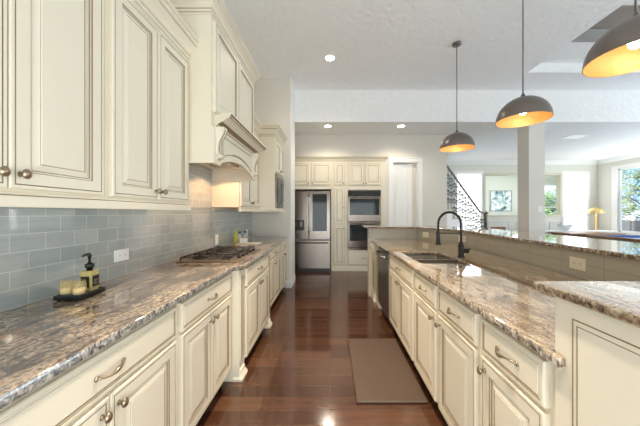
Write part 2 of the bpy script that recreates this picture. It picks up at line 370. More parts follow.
# far living room wall, with two shaded windows and a framed opening into a pale green room
YF = 8.95
def wall_y(name, y0, y1, x0, x1, z0, z1, holes, m):     # wall perpendicular to Y with rectangular holes
    b = MB(); xs = sorted({x0, x1}|{h[0] for h in holes}|{h[1] for h in holes})
    for a, c in zip(xs, xs[1:]):
        hs = sorted([h for h in holes if h[0] <= a and h[1] >= c], key=lambda h: h[2]); z = z0
        for h in hs:
            if h[2] > z: b.box(a, c, y0, y1, z, h[2])
            z = h[3]
        if z < z1: b.box(a, c, y0, y1, z, z1)
    return struct(name, b, m)
W1 = (4.37, 5.20, .7, 2.67); OP = (5.33, 7.92, 1.25, 2.64); W2 = (8.07, 8.83, .7, 2.67)
wall_y('wall_far', YF, YF+.14, 2.5, 9.34, 0, ZL, [W1, OP, W2], 'farwall')
def wall_x(name, x0, x1, y0, y1, z0, z1, holes, m):
    b = MB(); ys = sorted({y0, y1}|{h[0] for h in holes}|{h[1] for h in holes})
    for a, c in zip(ys, ys[1:]):
        hs = [h for h in holes if h[0] <= a and h[1] >= c]; z = z0
        for h in hs:
            b.box(x0, x1, a, c, z, h[2]); z = h[3]
        b.box(x0, x1, a, c, z, z1)
    return struct(name, b, m)
RW = (6.2, 8.32, .72, 2.74)
wall_x('wall_right', 9.2, 9.34, -2.4, YF, 0, ZH+.1, [RW], 'farwall')
struct('wall_rear', MB().box(-1.52, 9.34, -1.5, -1.4, 0, ZH+.1), 'wall')
# ceilings: high kitchen ceiling with a raised tray, soffit face, lower ceiling beyond
b = MB(); TX0, TY1 = 3.39, 4.46; TZ = 3.9
b.box(-1.52, TX0, -2.5, YS, ZH, ZH+.12); b.box(TX0, 9.34, TY1, YS, ZH, ZH+.12)
b.box(TX0, 9.34, -2.5, TY1, TZ, TZ+.12); b.box(TX0-.12, TX0, -2.5, TY1, ZH+.12, TZ+.12); b.box(TX0, 9.34, TY1, TY1+.12, ZH+.12, TZ+.12)
b.box(-1.52, 9.34, YS, YS+.15, ZL+.1, ZH+.12)
b.box(-1.52, 9.34, YS, YF+.14, ZL, ZL+.1)
struct('ceiling', b, 'ceiling')
b = MB(); crp = [(0, ZL-.13), (.015, ZL-.13), (.03, ZL-.10), (.07, ZL-.05), (.09, ZL-.02), (.09, ZL), (0, ZL)]
b.sweep(crp, [(2.7, YF), (9.2, YF), (9.2, YS+.2)]); struct('trim_3', b, 'white')
struct('column', MB().box(3.91, 4.22, YS, YS+.31, 0, ZL), 'wall')
# windows
def window_y(name, w, shade=True):
    b = MB(); x0, x1, z0, z1 = w
    b.box(x0-.09, x0, YF-.02, YF, z0-.09, z1+.09); b.box(x1, x1+.09, YF-.02, YF, z0-.09, z1+.09)
    b.box(x0, x1, YF-.02, YF, z1, z1+.09); b.box(x0-.1, x1+.1, YF-.05, YF, z0-.04, z0)
    b.box(x0, x0+.04, YF+.05, YF+.1, z0, z1); b.box(x1-.04, x1, YF+.05, YF+.1, z0, z1); b.box(x0, x1, YF+.05, YF+.1, z1-.04, z1); b.box(x0, x1, YF+.05, YF+.1, z0, z0+.04)
    o = struct(name, b, 'white')
    MB().box(x0+.04, x1-.04, YF+.07, YF+.076, z0+.04, z1-.04).build('pane', 'pane', o)
    if shade: MB().box(x0+.01, x1-.01, YF+.02, YF+.023, z0+.01, z1-.01).build('roller_shade', 'shadecloth', o)
window_y('window_1', W1); window_y('window_2', W2)
y0, y1, z0, z1 = RW; b = MB()
b.box(9.18, 9.2, y0-.16, y0, z0-.1, z1+.1); b.box(9.18, 9.2, y1, y1+.16, z0-.1, z1+.1); b.box(9.18, 9.2, y0, y1, z1, z1+.1); b.box(9.15, 9.2, y0-.12, y1+.12, z0-.05, z0)
b.box(9.24, 9.3, y0, y0+.04, z0, z1); b.box(9.24, 9.3, y1-.04, y1, z0, z1); b.box(9.24, 9.3, y0, y1, z1-.05, z1); b.box(9.24, 9.3, y0, y1, z0, z0+.05); b.box(9.24, 9.3, 7.2, 7.25, z0, z1)
o = struct('window_3', b, 'white'); MB().box(9.265, 9.271, y0+.04, y1-.04, z0+.05, z1-.05).build('pane', 'pane', o)
# framed opening and the green room behind it
x0, x1, z0, z1 = OP; b = MB()
b.box(x0-.07, x0+.01, YF-.03, YF+.15, z0-.06, z1+.07); b.box(x1-.01, x1+.07, YF-.03, YF+.15, z0-.06, z1+.07); b.box(x0+.01, x1-.01, YF-.03, YF+.15, z1-.01, z1+.07); b.box(x0+.01, x1-.01, YF-.03, YF+.15, z0-.06, z0+.01)
struct('trim_4', b, 'tanframe')
YN = 10.6; WN = (8.45, 9.5, 1.1, 2.45)
b = MB(); b.box(4.9, WN[0], YN, YN+.1, 0, ZL); b.box(WN[1], 9.6, YN, YN+.1, 0, ZL); b.box(WN[0], WN[1], YN, YN+.1, 0, WN[2]); b.box(WN[0], WN[1], YN, YN+.1, WN[3], ZL)
b.box(4.8, 4.9, YF+.14, YN+.1, 0, ZL); b.box(9.6, 9.7, YF+.14, YN+.1, 0, ZL); b.box(4.8, 9.7, YF+.14, YN+.1, ZL-.3, ZL-.2); b.box(4.8, 9.7, YF+.14, YN+.1, 0, .05)
struct('wall_green_room', b, 'niche')
b = MB(); b.box(WN[0]-.06, WN[0], YN-.03, YN, WN[2]-.06, WN[3]+.06); b.box(WN[1], WN[1]+.06, YN-.03, YN, WN[2]-.06, WN[3]+.06)
b.box(WN[0], WN[1], YN-.03, YN, WN[3], WN[3]+.06); b.box(WN[0], WN[1], YN-.03, YN, WN[2]-.06, WN[2]); b.box(WN[0], WN[1], YN-.02, YN, 1.55, 1.59)
o = struct('window_4', b, 'white'); MB().box(WN[0], WN[1], YN+.03, YN+.036, WN[2], WN[3]).build('pane', 'pane', o)
gl = bpy.data.lights.new('green_room_light', 'POINT'); gl.energy = 8; gl.shadow_soft_size = .3
go = bpy.data.objects.new('green_room_light', gl); COL.objects.link(go); go.location = (7, 9.6, 2.0)

# left tiled splashback, as the tile skin of the wall
struct('backsplash', MB().box(-1.385, -1.377, -.5, 4.62, .915, 1.36).box(-1.385, -1.377, 1.96, 3.04, 1.36, 1.86), 'tile')

# ------------------------------------------------------------------ cabinet parts
RING = [(0, 0, 0), (0, .016, 0), (.004, .020, 0), (.013, .020, 0), (.0145, .0175, 1), (.017, .0200, 1), (.058, .0200, 0), (.0610, .0150, 1), (.066, .0150, 0),
        (.0695, .0118, 1), (.092, .0175, 0), (.0945, .0165, 1), (.0975, .0185, 0)]
DRING = [(0, 0, 0), (0, .016, 0), (.004, .020, 0), (.013, .020, 0), (.0155, .0170, 1), (.020, .0185, 0), (.0225, .0165, 1), (.026, .0195, 0)]
def knob(parent, x, z, y=-.02, name='knob'):
    MB().lathe([(.008, 0), (.006, -.004), (.005, -.012), (.009, -.017), (.0138, -.022), (.0138, -.026), (.009, -.031), (.001, -.034)], (x, y, z), 'y', 14, sy=1.25).build(name, 'pewter', parent)
def pull(parent, x, z, y=-.02, L=.062, name='pull'):
    b = MB(); pts = []; rr = []
    L *= .88
    for i in range(15):
        t = i/14*2-1; pts.append((x+t*L, y-.004-.024*(1-abs(t)**2.2), z+.005*math.sin(t*PI))); rr.append(.0035+.0025*(abs(t) > .9)+.0045*max(0, 1-abs(t)*2))
    b.tube(pts, rr, 8); b.lathe([(.009, 0), (.009, -.004), (.004, -.008)], (x-L, y, z), 'y', 10); b.lathe([(.009, 0), (.009, -.004), (.004, -.008)], (x+L, y, z), 'y', 10)
    b.build(name, 'pewter', parent)
def door(parent, x0, x1, z0, z1, kx=None, kz=None, ring=RING, name='door', y=0):
    o = MB().panel(x0, x1, z0, z1, ring, y).build(name, ['cream', 'glaze'], parent)
    if kx is not None: knob(o, kx, kz, y-.02)
    return o
def drawer(parent, x0, x1, z0, z1, L=.062, handle=True, y=0):
    o = MB().panel(x0, x1, z0, z1, DRING, y).build('drawer', ['cream', 'glaze'], parent)
    if handle: pull(o, (x0+x1)/2, (z0+z1)/2, y-.02, L)
    return o
def base_cab(label, loc, rz, w, depth, doors=2, sink=False, dr=1, zt=.878, zd=.70, group=None, name='base_cabinet', toe=.07, knobside=1):
    t = thing(name, label, 'cabinet', loc, rz, group)
    b = MB().box(0, w, 0, depth, .10, .66 if sink else zt)
    if sink: b.box(0, w, 0, .02, .66, zt); b.box(0, .02, .02, depth, .66, zt); b.box(w-.02, w, .02, depth, .66, zt)
    b.build('carcass', 'cream', t)
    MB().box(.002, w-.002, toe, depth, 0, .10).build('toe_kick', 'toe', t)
    g = .022
    if dr == 1: drawer(t, g, w-g, zd+.012, zt-.018)
    elif dr == 2: drawer(t, g, w/2-.004, zd+.012, zt-.018, .04); drawer(t, w/2+.004, w-g, zd+.012, zt-.018, .04)
    z1 = zd-.006
    if doors == 2:
        door(t, g, w/2-.002, .115, z1, w/2-.035, z1-.05); door(t, w/2+.002, w-g, .115, z1, w/2+.035, z1-.05)
    elif doors == 1:
        door(t, g, w-g, .115, z1, (w-g-.032) if knobside > 0 else g+.032, z1-.05)
    return t
CROWN = [(0, 0), (.008, 0), (.008, .014), (.003, .0165), (.003, .020), (.012, .024), (.014, .040), (.009, .043), (.009, .047), (.020, .052), (.024, .07), (.036, .088), (.054, .104), (.060, .112), (.055, .115), (.055, .120), (.068, .124), (.070, .142), (.064, .145), (.066, .150), (.078, .156), (.080, .175), (0, .175)]
CMI = [0, 1, 0, 1, 0, 0, 0, 1, 0, 1, 0, 0, 0, 0]
CMI = [0, 0, 1, 1, 0, 0, 1, 1, 0, 0, 0, 0, 0, 1, 1, 0, 0, 1, 0, 0, 0, 0, 0]
def crown(parent, path, z, sc=1.0, name='crown_moulding', prof=CROWN, mi=CMI):
    MB().sweep([(o*sc, z+h*sc) for o, h in prof], path, mi).build(name, ['cream', 'glaze'], parent)

LR = PI/2      # left run: front faces +X
XC = -.785     # carcass front of the left base run
dl = .594
base_cab('cream base cabinet under the counter, nearest the camera beside the soap tray', (XC, .49, 0), LR, .832, dl)
base_cab('cream base cabinet directly left of the fluted post nearer the camera', (XC, 1.326, 0), LR, .724, dl)
base_cab('cream base cabinet directly under the gas cooktop, standing slightly forward', (-.72, 2.17, 0), LR, .83, .659)
base_cab('cream base cabinet just beyond the far fluted post past the cooktop', (XC, 3.10, 0), LR, .95, dl)
base_cab('last and farthest cream base cabinet of the left run, against the wall end', (XC, 4.05, 0), LR, .56, dl)
def post(label, loc, rz, w, depth, zt=.878):
    t = thing('fluted_post', label, 'post', loc, rz)
    MB().box(0, w, 0, depth, .0, zt).build('body', 'cream', t)
    b = MB(); k = 2
    for i in range(3):
        x = w*(.25+.25*i); b.box(x-.0065, x+.0065, -.0063, 0, .16, zt-.05, 1); b.box(x-.0075-.004, x-.0075+.001, -.006, 0, .15, zt-.04, 0); b.box(x+.0065, x+.0115, -.006, 0, .15, zt-.04, 0)  # brown strips paint the shadow lines of the flutes
    b.build('fluting', ['cream', 'glaze'], t)
    b = MB(); pf = [(0, 0), (.026, 0), (.028, .018), (.018, .038), (.010, .06), (.008, .08), (0, .085)]
    b.sweep(pf, [(.02, .05), (.02, 0), (w-.02, 0), (w-.02, .05)], 0)
    b.build('foot', 'cream', t)
    return t
post('fluted cream post with a carved foot, near side of the cooktop cabinet', (-.715, 2.052, 0), LR, .116, .66)
post('fluted cream post with a carved foot, far side of the cooktop cabinet', (-.715, 3.002, 0), LR, .096, .66)

# left worktop
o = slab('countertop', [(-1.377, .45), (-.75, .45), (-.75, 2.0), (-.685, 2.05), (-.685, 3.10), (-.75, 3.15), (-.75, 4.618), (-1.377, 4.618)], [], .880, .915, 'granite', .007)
tag(o, 'long polished brown and grey granite countertop running under the left wall cabinets', 'countertop')

# ------------------------------------------------------------------ upper cabinets
def upper(label, y0, y1, xf=-1.07, z0=1.35, z1=2.47, nd=2, ends=(False, False), zc=2.465, single=None):
    w = y1-y0; d = xf+1.385; d = abs(-1.385-xf)
    t = thing('wall_cabinet', label, 'cabinet', (xf, y0, z0), LR, 'cream wall cabinets over the left counter') if False else thing('wall_cabinet', label, 'cabinet', (xf, y0, z0), LR)
    MB().box(0, w, 0, d, .05, z1-z0).build('carcass', 'cream', t)
    b = MB(); pf = [(0, 0), (.020, 0), (.021, .006), (.021, .034), (.018, .038), (.018, .042), (.012, .050), (0, .052)]
    path = [(0, 0), (w, 0)]
    if ends[0]: path = [(0, d)]+path
    if ends[1]: path = [(0, 0), (w-.019, 0), (w-.019, d)]
    b.sweep(pf, path, [0, 0, 0, 0, 1, 0, 0, 0]); b.build('light_rail', ['cream', 'glaze'], t)
    g = .022; dz0 = .062; dz1 = z1-z0-.02
    if nd == 2:
        door(t, g, w/2-.002, dz0, dz1, w/2-.03, dz0+.05); door(t, w/2+.002, w-g, dz0, dz1, w/2+.03, dz0+.05)
    cp = [(0, 0), (w, 0)]
    if ends[0]: cp = [(0, d)]+cp
    if ends[1]: cp = cp+[(w, d)]
    crown(t, cp, zc-z0)
    return t
upper('tall cream wall cabinet above the soap tray, nearest the camera', .47, 1.232)
upper('tall cream wall cabinet between the nearest one and the range hood', 1.234, 1.96, ends=(False, True))
upper('cream wall cabinet between the range hood and the microwave cabinet', 3.06, 3.898, ends=(False, False))

# microwave cabinet
t = thing('microwave_cabinet', 'deep cream wall cabinet holding the microwave at the far end', 'cabinet', (-.83, 3.90, 1.35), LR)
w, d = .66, .555
b = MB(); b.box(.02, w-.02, 0, d, .05, .06); b.box(0, .02, 0, d, .05, 1.12); b.box(w-.02, w, 0, d, .05, 1.12); b.box(.02, w-.02, 0, d, .585, 1.12); b.box(.02, w-.02, d-.02, d, .06, .585)
b.build('carcass', 'cream', t)
MB().sweep([(0, 0), (.02, 0), (.02, .04), (.012, .05), (0, .05)], [(0, d), (0, 0), (w, 0)]).build('light_rail', 'cream', t)
door(t, .02, w/2-.002, .605, 1.09, w/2-.03, .65); door(t, w/2+.002, w-.02, .605, 1.09, w/2+.03, .65)
crown(t, [(0, d), (0, 0), (w, 0)], 1.115)
t = thing('microwave', 'built-in stainless microwave in the far wall cabinet', 'microwave', (-.83, 3.93, 1.41), LR)
MB().box(0, .60, 0, .42, .005, .52).build('body', 'black', t)
MB().panel(0, .60, .005, .52, [(0, 0, 0), (0, .02, 0), (.05, .02, 0), (.055, .012, 0)]).build('frame', 'steel', t, bevel=.002)
o = MB().box(.06, .44, -.026, -.013, .07, .45).build('door', 'darkglass', t)
MB().tube([(.46, -.02, .10), (.46, -.045, .12), (.46, -.045, .40), (.46, -.02, .42)], .008).build('handle', 'steel', o)
MB().box(.485, .54, -.018, -.0125, .07, .45).build('control_panel', 'black', t)

# ------------------------------------------------------------------ range hood
t = thing('range_hood', 'large cream wood range hood with carved brackets above the cooktop', 'range hood', (-.90, 1.965, 1.71), LR)
w, d = 1.09, .485
b = MB(); b.box(0, w, 0, d, .38, 1.15); b.box(0, .02, 0, d, 0, .38); b.box(w-.02, w, 0, d, 0, .38); b.box(.02, w-.02, 0, d, .13, .38)
b.build('body', 'cream', t)
b = MB(); pts = [(0, .0), (.13, .0)]
for i in range(17):
    u = i/16; x = .13+(w-.26)*u; pts.append((x, .012+.075*math.sin(PI*u)**.8))
pts += [(w-.13, 0), (w, 0), (w, .28), (0, .28)]
b.prism(pts, -.022, 0, 'y'); b.prism([(p[0], p[1]-.003) for p in pts[1:20]]+[(p[0], p[1]+.004) for p in pts[1:20]][::-1], -.024, -.0215, 'y', 1)
b.build('arched_valance', ['cream', 'glaze'], t)
b = MB()
N = 14; x0, x1 = .16, w-.16      # raised panel with an arched lower edge
def arc(ins, out):
    p = [(x0+ins, -.022-out, .255-ins)]
    for i in range(N+1):
        u = i/N; p.append((x0+ins+(x1-x0-2*ins)*u, -.022-out, .075+ins+.07*math.sin(PI*u)**.8))
    p.append((x1-ins, -.022-out, .255-ins)); return p
rings = [arc(0, 0), arc(.003, .004), arc(.006, .0), arc(.012, .0), arc(.015, .004)]; k = N+3
vs = [v for r in rings for v in r]; fs = []; ms = []
for j in range(4):
    for i in range(k): fs.append((j*k+i, j*k+(i+1) % k, (j+1)*k+(i+1) % k, (j+1)*k+i)); ms.append([1, 0, 1, 0][j])
fs.append(tuple(range(4*k, 5*k))); ms.append(0)
b.add(vs, fs, ms); b.build('raised_panel', ['cream', 'glaze'], t)
for xa in (.035, w-.035-.075):
    b = MB(); P = [(y*.62, z) for y, z in [(0, .285), (-.135, .285), (-.137, .262), (-.125, .235), (-.10, .205), (-.073, .17), (-.06, .135), (-.062, .10), (-.072, .075), (-.07, .05), (-.05, .035), (-.03, .03), (-.02, .022), (0, .02)]]
    b.prism([(y, z) for y, z in P], xa, xa+.065, 'x')
    for xx in (xa+.018, xa+.052): b.prism([(y-.003, z) for y, z in P[2:12]]+[(y+.004, z) for y, z in P[2:12]][::-1], xx, xx+.004, 'x', 1)
    b.lathe([(.018, 0), (.018, .071)], (xa-.003, -.042, .062), 'x', 14)
    b.build('corbel', ['cream', 'glaze'], t)
MAN = [(0, 0), (.012, 0), (.016, .012), (.016, .02), (.03, .03), (.07, .045), (.11, .062), (.135, .068), (.14, .076), (.14, .084), (.155, .09), (.155, .105), (0, .105)]
MMI = [0, 0, 1, 0, 1, 0, 0, 1, 0, 1, 0, 0, 0]
b = MB(); k = len(MAN); vs = [(.06-o*.35, -o, .28+h) for o, h in MAN]+[(w-.06+o*.35, -o, .28+h) for o, h in MAN]
b.add(vs, [(j, (j+1) % k, k+(j+1) % k, k+j) for j in range(k)]+[tuple(range(k)), tuple(range(k, 2*k))[::-1]], [MMI[j] for j in range(k)]+[0, 0])
b.build('mantel_shelf', ['cream', 'glaze'], t)
door(t, .035, w/2-.003, .40, 1.10); door(t, w/2+.003, w-.035, .40, 1.10)
crown(t, [(0, d), (0, 0), (w, 0), (w, d)], 1.12, .85)
MB().box(.2, w-.2, .1, .36, .118, .13).build('filter_insert', 'steel', t)
for i, yy in enumerate((2.25, 2.78)):
    l = bpy.data.lights.new('hood_light', 'SPOT'); l.energy = 6; l.color = (1, .55, .26); l.spot_size = 2.4; l.shadow_soft_size = .03
    o = bpy.data.objects.new('hood_light', l); COL.objects.link(o); o.location = (-1.12, yy, 1.815)

# ------------------------------------------------------------------ back wall: tall cabinets, refrigerator, ovens
Y0 = 5.96; K = .02285
t = thing('pantry_wall_cabinet', 'cream tall cabinet surround with cupboards above the refrigerator and narrow pantry doors beside it', 'cabinet', (-.935, Y0, 0))
X = lambda x: x+.935
b = MB(); b.box(0, X(.045), .02, .7, 1.90, 2.60); b.box(0, .02, .0, .7, 0, 1.90); b.box(X(.025), X(.045), 0, .7, 0, 1.90); b.box(X(.045), X(.385), 0.0, .7, .0, 2.60); b.box(0, X(.045), 0, .02, 1.875, 2.60)
b.build('carcass', 'cream', t)
door(t, X(-.905), X(-.47), 1.965, 2.48, X(-.50), 2.01); door(t, X(-.435), X(.022), 1.965, 2.48, X(-.40), 2.01)
door(t, X(.085), X(.345), 1.965, 2.48, X(.31), 2.01); door(t, X(.085), X(.345), 1.07, 1.92, X(.315), 1.45); door(t, X(.085), X(.345), .14, 1.035, X(.315), .98)
crown(t, [(0, 0), (X(.385), 0)], 2.50, .75)
MB().sweep([(0, 0), (.016, 0), (.016, .09), (.008, .11), (0, .11)], [(X(.045), 0), (X(.385), 0)]).build('plinth', 'cream', t)
t = thing('oven_cabinet', 'cream tall cabinet framing the double wall oven', 'cabinet', (.387, Y0, 0))
X = lambda x: x-.387
b = MB(); b.box(0, X(.41), 0, .7, 0, 2.6); b.box(X(1.165), X(1.268), 0, .7, 0, 2.6); b.box(X(.41), X(1.165), 0, .7, 1.865, 2.6); b.box(X(.41), X(1.165), 0, .7, 0, .48)
b.box(X(.41), X(1.165), .66, .7, .48, 1.865)
b.build('carcass', 'cream', t)
door(t, X(.42), X(.783), 1.965, 2.48, X(.755), 2.01); door(t, X(.80), X(1.165), 1.965, 2.48, X(.83), 2.01)
drawer(t, X(.405), X(1.165), .13, .455, .06)
crown(t, [(0, 0), (X(1.268), 0), (X(1.268), .0+.02)], 2.50, .75)
MB().sweep([(0, 0), (.016, 0), (.016, .09), (.008, .11), (0, .11)], [(0, 0), (X(1.268), 0)]).build('plinth', 'cream', t)

t = thing('wall_oven', 'stainless double wall oven stacked in the tall cream cabinet', 'oven', (.412, Y0, .485))
MB().box(0, .75, .0, .62, 0, 1.37).build('body', 'black', t)
MB().box(0, .75, -.025, 0, 1.235, 1.37).build('control_panel', 'darkglass', t, bevel=.002)
MB().box(.0, .75, -.03, 0, 1.352, 1.372).build('top_trim', 'fridgesteel', t)
def oven_door(z0, z1):
    o = MB().box(.0, .75, -.035, -.002, z0, z1).build('oven_door', 'fridgesteel', t, bevel=.003)
    MB().box(.035, .715, -.038, -.034, z0+.15, z1-.05).build('oven_window', 'darkglass', o)
    b = MB(); b.tube([(.04, -.035, z1-.025), (.04, -.08, z1-.025), (.71, -.08, z1-.025), (.71, -.035, z1-.025)], .011); b.build('handle', 'fridgesteel', o)
oven_door(.65, 1.225); oven_door(.06, .635)
MB().box(0, .75, -.02, 0, 0, .045).build('bottom_trim', 'fridgesteel', t)

t = thing('refrigerator', 'stainless french door refrigerator with a dark glass door panel and bottom freezer', 'refrigerator', (-.895, Y0-.05, 0))
W = .90
MB().box(0, W, .03, .72, .02, 1.82).build('body', 'ductgrey', t)
MB().box(.01, W-.01, .01, .05, .0, .06).build('toe_grille', 'black', t)
def rdoor(x0, x1, z0, z1):
    return MB().box(x0, x1, -.04, .03, z0, z1).build('door', 'fridgesteel', t, bevel=.008)
o = rdoor(0, .418, .735, 1.82)
MB().box(.03, .345, -.043, -.038, .92, 1.30).build('dispenser_panel', 'fridgesteel', o)
MB().box(.06, .315, -.045, -.036, .94, 1.17).build('dispenser_recess', 'black', o); [MB().box(q, q+.05, -.05, -.04, 1.02, 1.14).build('dispenser_lever', 'fridgesteel', o) for q in (.1, .22)]
MB().box(.395, .411, -.085, -.066, .90, 1.72).box(.395, .411, -.085, -.03, .90, .93).box(.395, .411, -.085, -.03, 1.69, 1.72).build('handle', 'plate', o)
o = rdoor(.423, W, .735, 1.82)
MB().box(.50, W-.075, -.044, -.038, .92, 1.76).build('glass_panel', 'darkglass', o)
MB().box(.432, .448, -.085, -.066, .90, 1.72).box(.432, .448, -.085, -.03, .90, .93).box(.432, .448, -.085, -.03, 1.69, 1.72).build('handle', 'plate', o)
o = MB().box(0, W, -.04, .03, .07, .71).build('freezer_drawer', 'fridgesteel', t, bevel=.008)
MB().tube([(.05, -.04, .655), (.05, -.085, .655), (W-.05, -.085, .655), (W-.05, -.04, .655)], .013).build('handle', 'fridgesteel', o)

# pantry door set in its casing
o = struct('door_1', MB().panel(1.452, 1.90, .01, 2.47, [(0, 0, 0), (0, .04, 0), (.10, .04, 0), (.108, .034, 0), (.12, .034, 0)], YB+.10), 'white')
knob(o, 1.86, 1.0, YB+.06, 'door_knob')
struct('door_2', MB().box(1.90, 2.01, YB+.10, YB+.12, 0, 2.48), 'wall')

# ------------------------------------------------------------------ right-hand peninsula
RR = -PI/2; XR = .695
G = None
def rb(label, far, near, **k): return base_cab(label, (XR, far, 0), RR, far-near, .6, **k)
rb('cream sink base cabinet beside the dishwasher, with two doors below a false drawer', 2.983, 2.115, sink=True)
rb('narrow cream cabinet with one drawer and one door, next to the sink base', 2.113, 1.65, doors=1)
rb('narrow cream cabinet with one drawer and one door, between its two look-alikes', 1.648, 1.188, doors=1, knobside=-1)
rb('narrow cream cabinet with one drawer and one door, nearest the raised end panel', 1.186, .80, doors=1, knobside=-1)
t = thing('dishwasher', 'dark stainless dishwasher at the far end of the peninsula', 'dishwasher', (XR, 3.615, 0), RR)
MB().box(.003, .627, 0, .57, .10, .868).build('body', 'black', t)
MB().box(.003, .627, -.03, 0, .11, .865).build('door', 'steel', t, bevel=.004)
MB().tube([(.06, -.03, .80), (.06, -.06, .805), (.18, -.082, .80), (.31, -.088, .80), (.44, -.082, .80), (.57, -.06, .805), (.57, -.03, .80)], .013).build('handle', 'steel', t)
MB().box(.01, .62, .03, .08, 0, .10).build('toe_grille', 'black', t)
t = thing('end_pilaster', 'carved cream end pilaster closing the far end of the peninsula', 'pilaster', (.68, 4.14, 0), RR)
MB().box(0, .52, 0, .6, 0, .873).build('body', 'cream', t)
MB().panel(.05, .20, .16, .64, RING[4:]).build('raised_panel', ['cream', 'glaze'], t)
MB().panel(.27, .47, .16, .82, RING[4:]).build('raised_panel', ['cream', 'glaze'], t)
b = MB(); P = [(0, .87), (-.07, .87), (-.075, .845), (-.05, .81), (-.03, .77), (-.035, .73), (-.025, .70), (0, .69)]; b.prism(P, .07, .15, 'x'); b.lathe([(.014, 0), (.014, .09)], (.065, -.035, .735), 'x', 12); b.build('corbel', 'cream', t)
MB().sweep([(0, 0), (.03, 0), (.032, .025), (.018, .06), (.012, .10), (0, .115)], [(0, .08), (0, 0), (.24, 0), (.24, .02)]).build('foot', 'cream', t)

# raised tiled wall of the peninsula
PW = [(.62, 4.15), (1.38, 4.15), (1.72, 3.30), (1.60, 1.30), (1.57, .79)]
t = thing('raised_bar_wall', 'taupe tiled raised wall standing behind the peninsula sink', 'bar wall', (1.6, 2.4, 0))
def off(path, dd):
    r = []; n = len(path); P = [Vector(p) for p in path]
    for i in range(n):
        d0 = (P[i]-P[i-1]).normalized() if i else (P[1]-P[0]).normalized(); d1 = (P[i+1]-P[i]).normalized() if i < n-1 else d0
        n0 = Vector((-d0.y, d0.x)); n1 = Vector((-d1.y, d1.x)); m = (n0+n1).normalized(); m /= m.dot(n0); r.append(tuple(P[i]+m*dd))
    return r
BK = off(PW, .14)
b = MB(); b.prism([(x-1.6, y-2.4) for x, y in PW+BK[::-1]], 0, 1.085, 'z'); b.build('core', 'cream', t)
FR = off(PW, -.006); 
for i, (n_, m_) in enumerate((('bartile2', 0), ('bartile', 0), ('bartile', 0), ('bartile', 0))):
    q = [FR[i], FR[i+1], PW[i+1], PW[i]]
    MB().prism([(x-1.6, y-2.4) for x, y in q], .916, 1.084, 'z').build('tile_facing', n_, t)
# near end block
t = thing('raised_end_panel', 'tall cream raised end panel at the near end of the peninsula', 'end panel', (.70, .785, 0), RR)
MB().box(0, 1.0, 0, 1.4, 0, 1.083).build('body', 'cream', t)
MB().box(0, 1.0, -.02, 0, 0, 1.083).build('face_frame', 'cream', t)
MB().panel(.055, .95, .10, 1.035, [(0, 0, 0), (.001, .001, 1), (.004, -.0, 1), (.015, .002, 0), (.018, .0015, 1), (.020, .002, 0)], -.0205).build('routed_panel', ['cream', 'glaze'], t)

# low countertop with the sink cut-out
SK = [(.755, 2.135), (1.15, 2.135), (1.15, 2.78), (.755, 2.78)]
def rnd(pts, r=.04, n=4):
    out = []; m = len(pts)
    for i in range(m):
        p, a, c = Vector(pts[i]), Vector(pts[i-1]), Vector(pts[(i+1) % m]); u = (a-p).normalized(); v = (c-p).normalized(); s, e = p+u*r, p+v*r
        for k in range(n+1):
            q = k/n; out.append(tuple(s*(1-q)**2+p*2*q*(1-q)+e*q*q))
    return out
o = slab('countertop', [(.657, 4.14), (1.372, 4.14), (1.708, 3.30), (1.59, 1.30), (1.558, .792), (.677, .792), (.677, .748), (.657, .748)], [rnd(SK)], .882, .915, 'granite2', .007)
tag(o, 'low polished brown granite countertop around the sink on the right peninsula', 'countertop')
BT = [(.57, 4.10), (1.36, 4.10), (1.685, 3.29), (1.568, 1.3), (1.54, .83), (.65, .83), (.65, -.22), (2.25, -.22), (2.25, 3.5), (1.80, 4.62), (.57, 4.62)]
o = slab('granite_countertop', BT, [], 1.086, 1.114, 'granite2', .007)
tag(o, 'raised granite bar top wrapping behind the sink and over the near end panel', 'countertop')
# sink
t = thing('kitchen_sink', 'stainless undermount double bowl sink in the right granite counter', 'sink', (.95, 2.46, .70))
def bowl(y0, y1):
    b = MB(); x0, x1 = -.20, .205; zt, zb = .174, .0
    for r_, in ((0,),):
        o_ = rnd([(x0, y0), (x1, y0), (x1, y1), (x0, y1)], .035); i_ = rnd([(x0+.015, y0+.015), (x1-.015, y0+.015), (x1-.015, y1-.015), (x0+.015, y1-.015)], .035)
    n = len(o_); vs = [(x, y, zt) for x, y in o_]+[(x, y, zb) for x, y in i_]; fs = [(i, (i+1) % n, n+(i+1) % n, n+i) for i in range(n)]+[tuple(range(n, 2*n))]
    b.add(vs, fs); 
    ob = b.build('bowl', 'sinksteel', t); s = ob.modifiers.new('solid', 'SOLIDIFY'); s.thickness = .004; s.offset = 0
    MB().lathe([(.04, 0), (.042, .003), (.03, .004), (.028, .002)], (.0, (y0+y1)/2, .002), 'z', 18).build('drain', 'pewter', ob)
bowl(-.325, -.075); bowl(-.045, .33)
MB().box(-.197, .202, -.075, -.045, .15, .200).build('divider', 'traysteel', t)

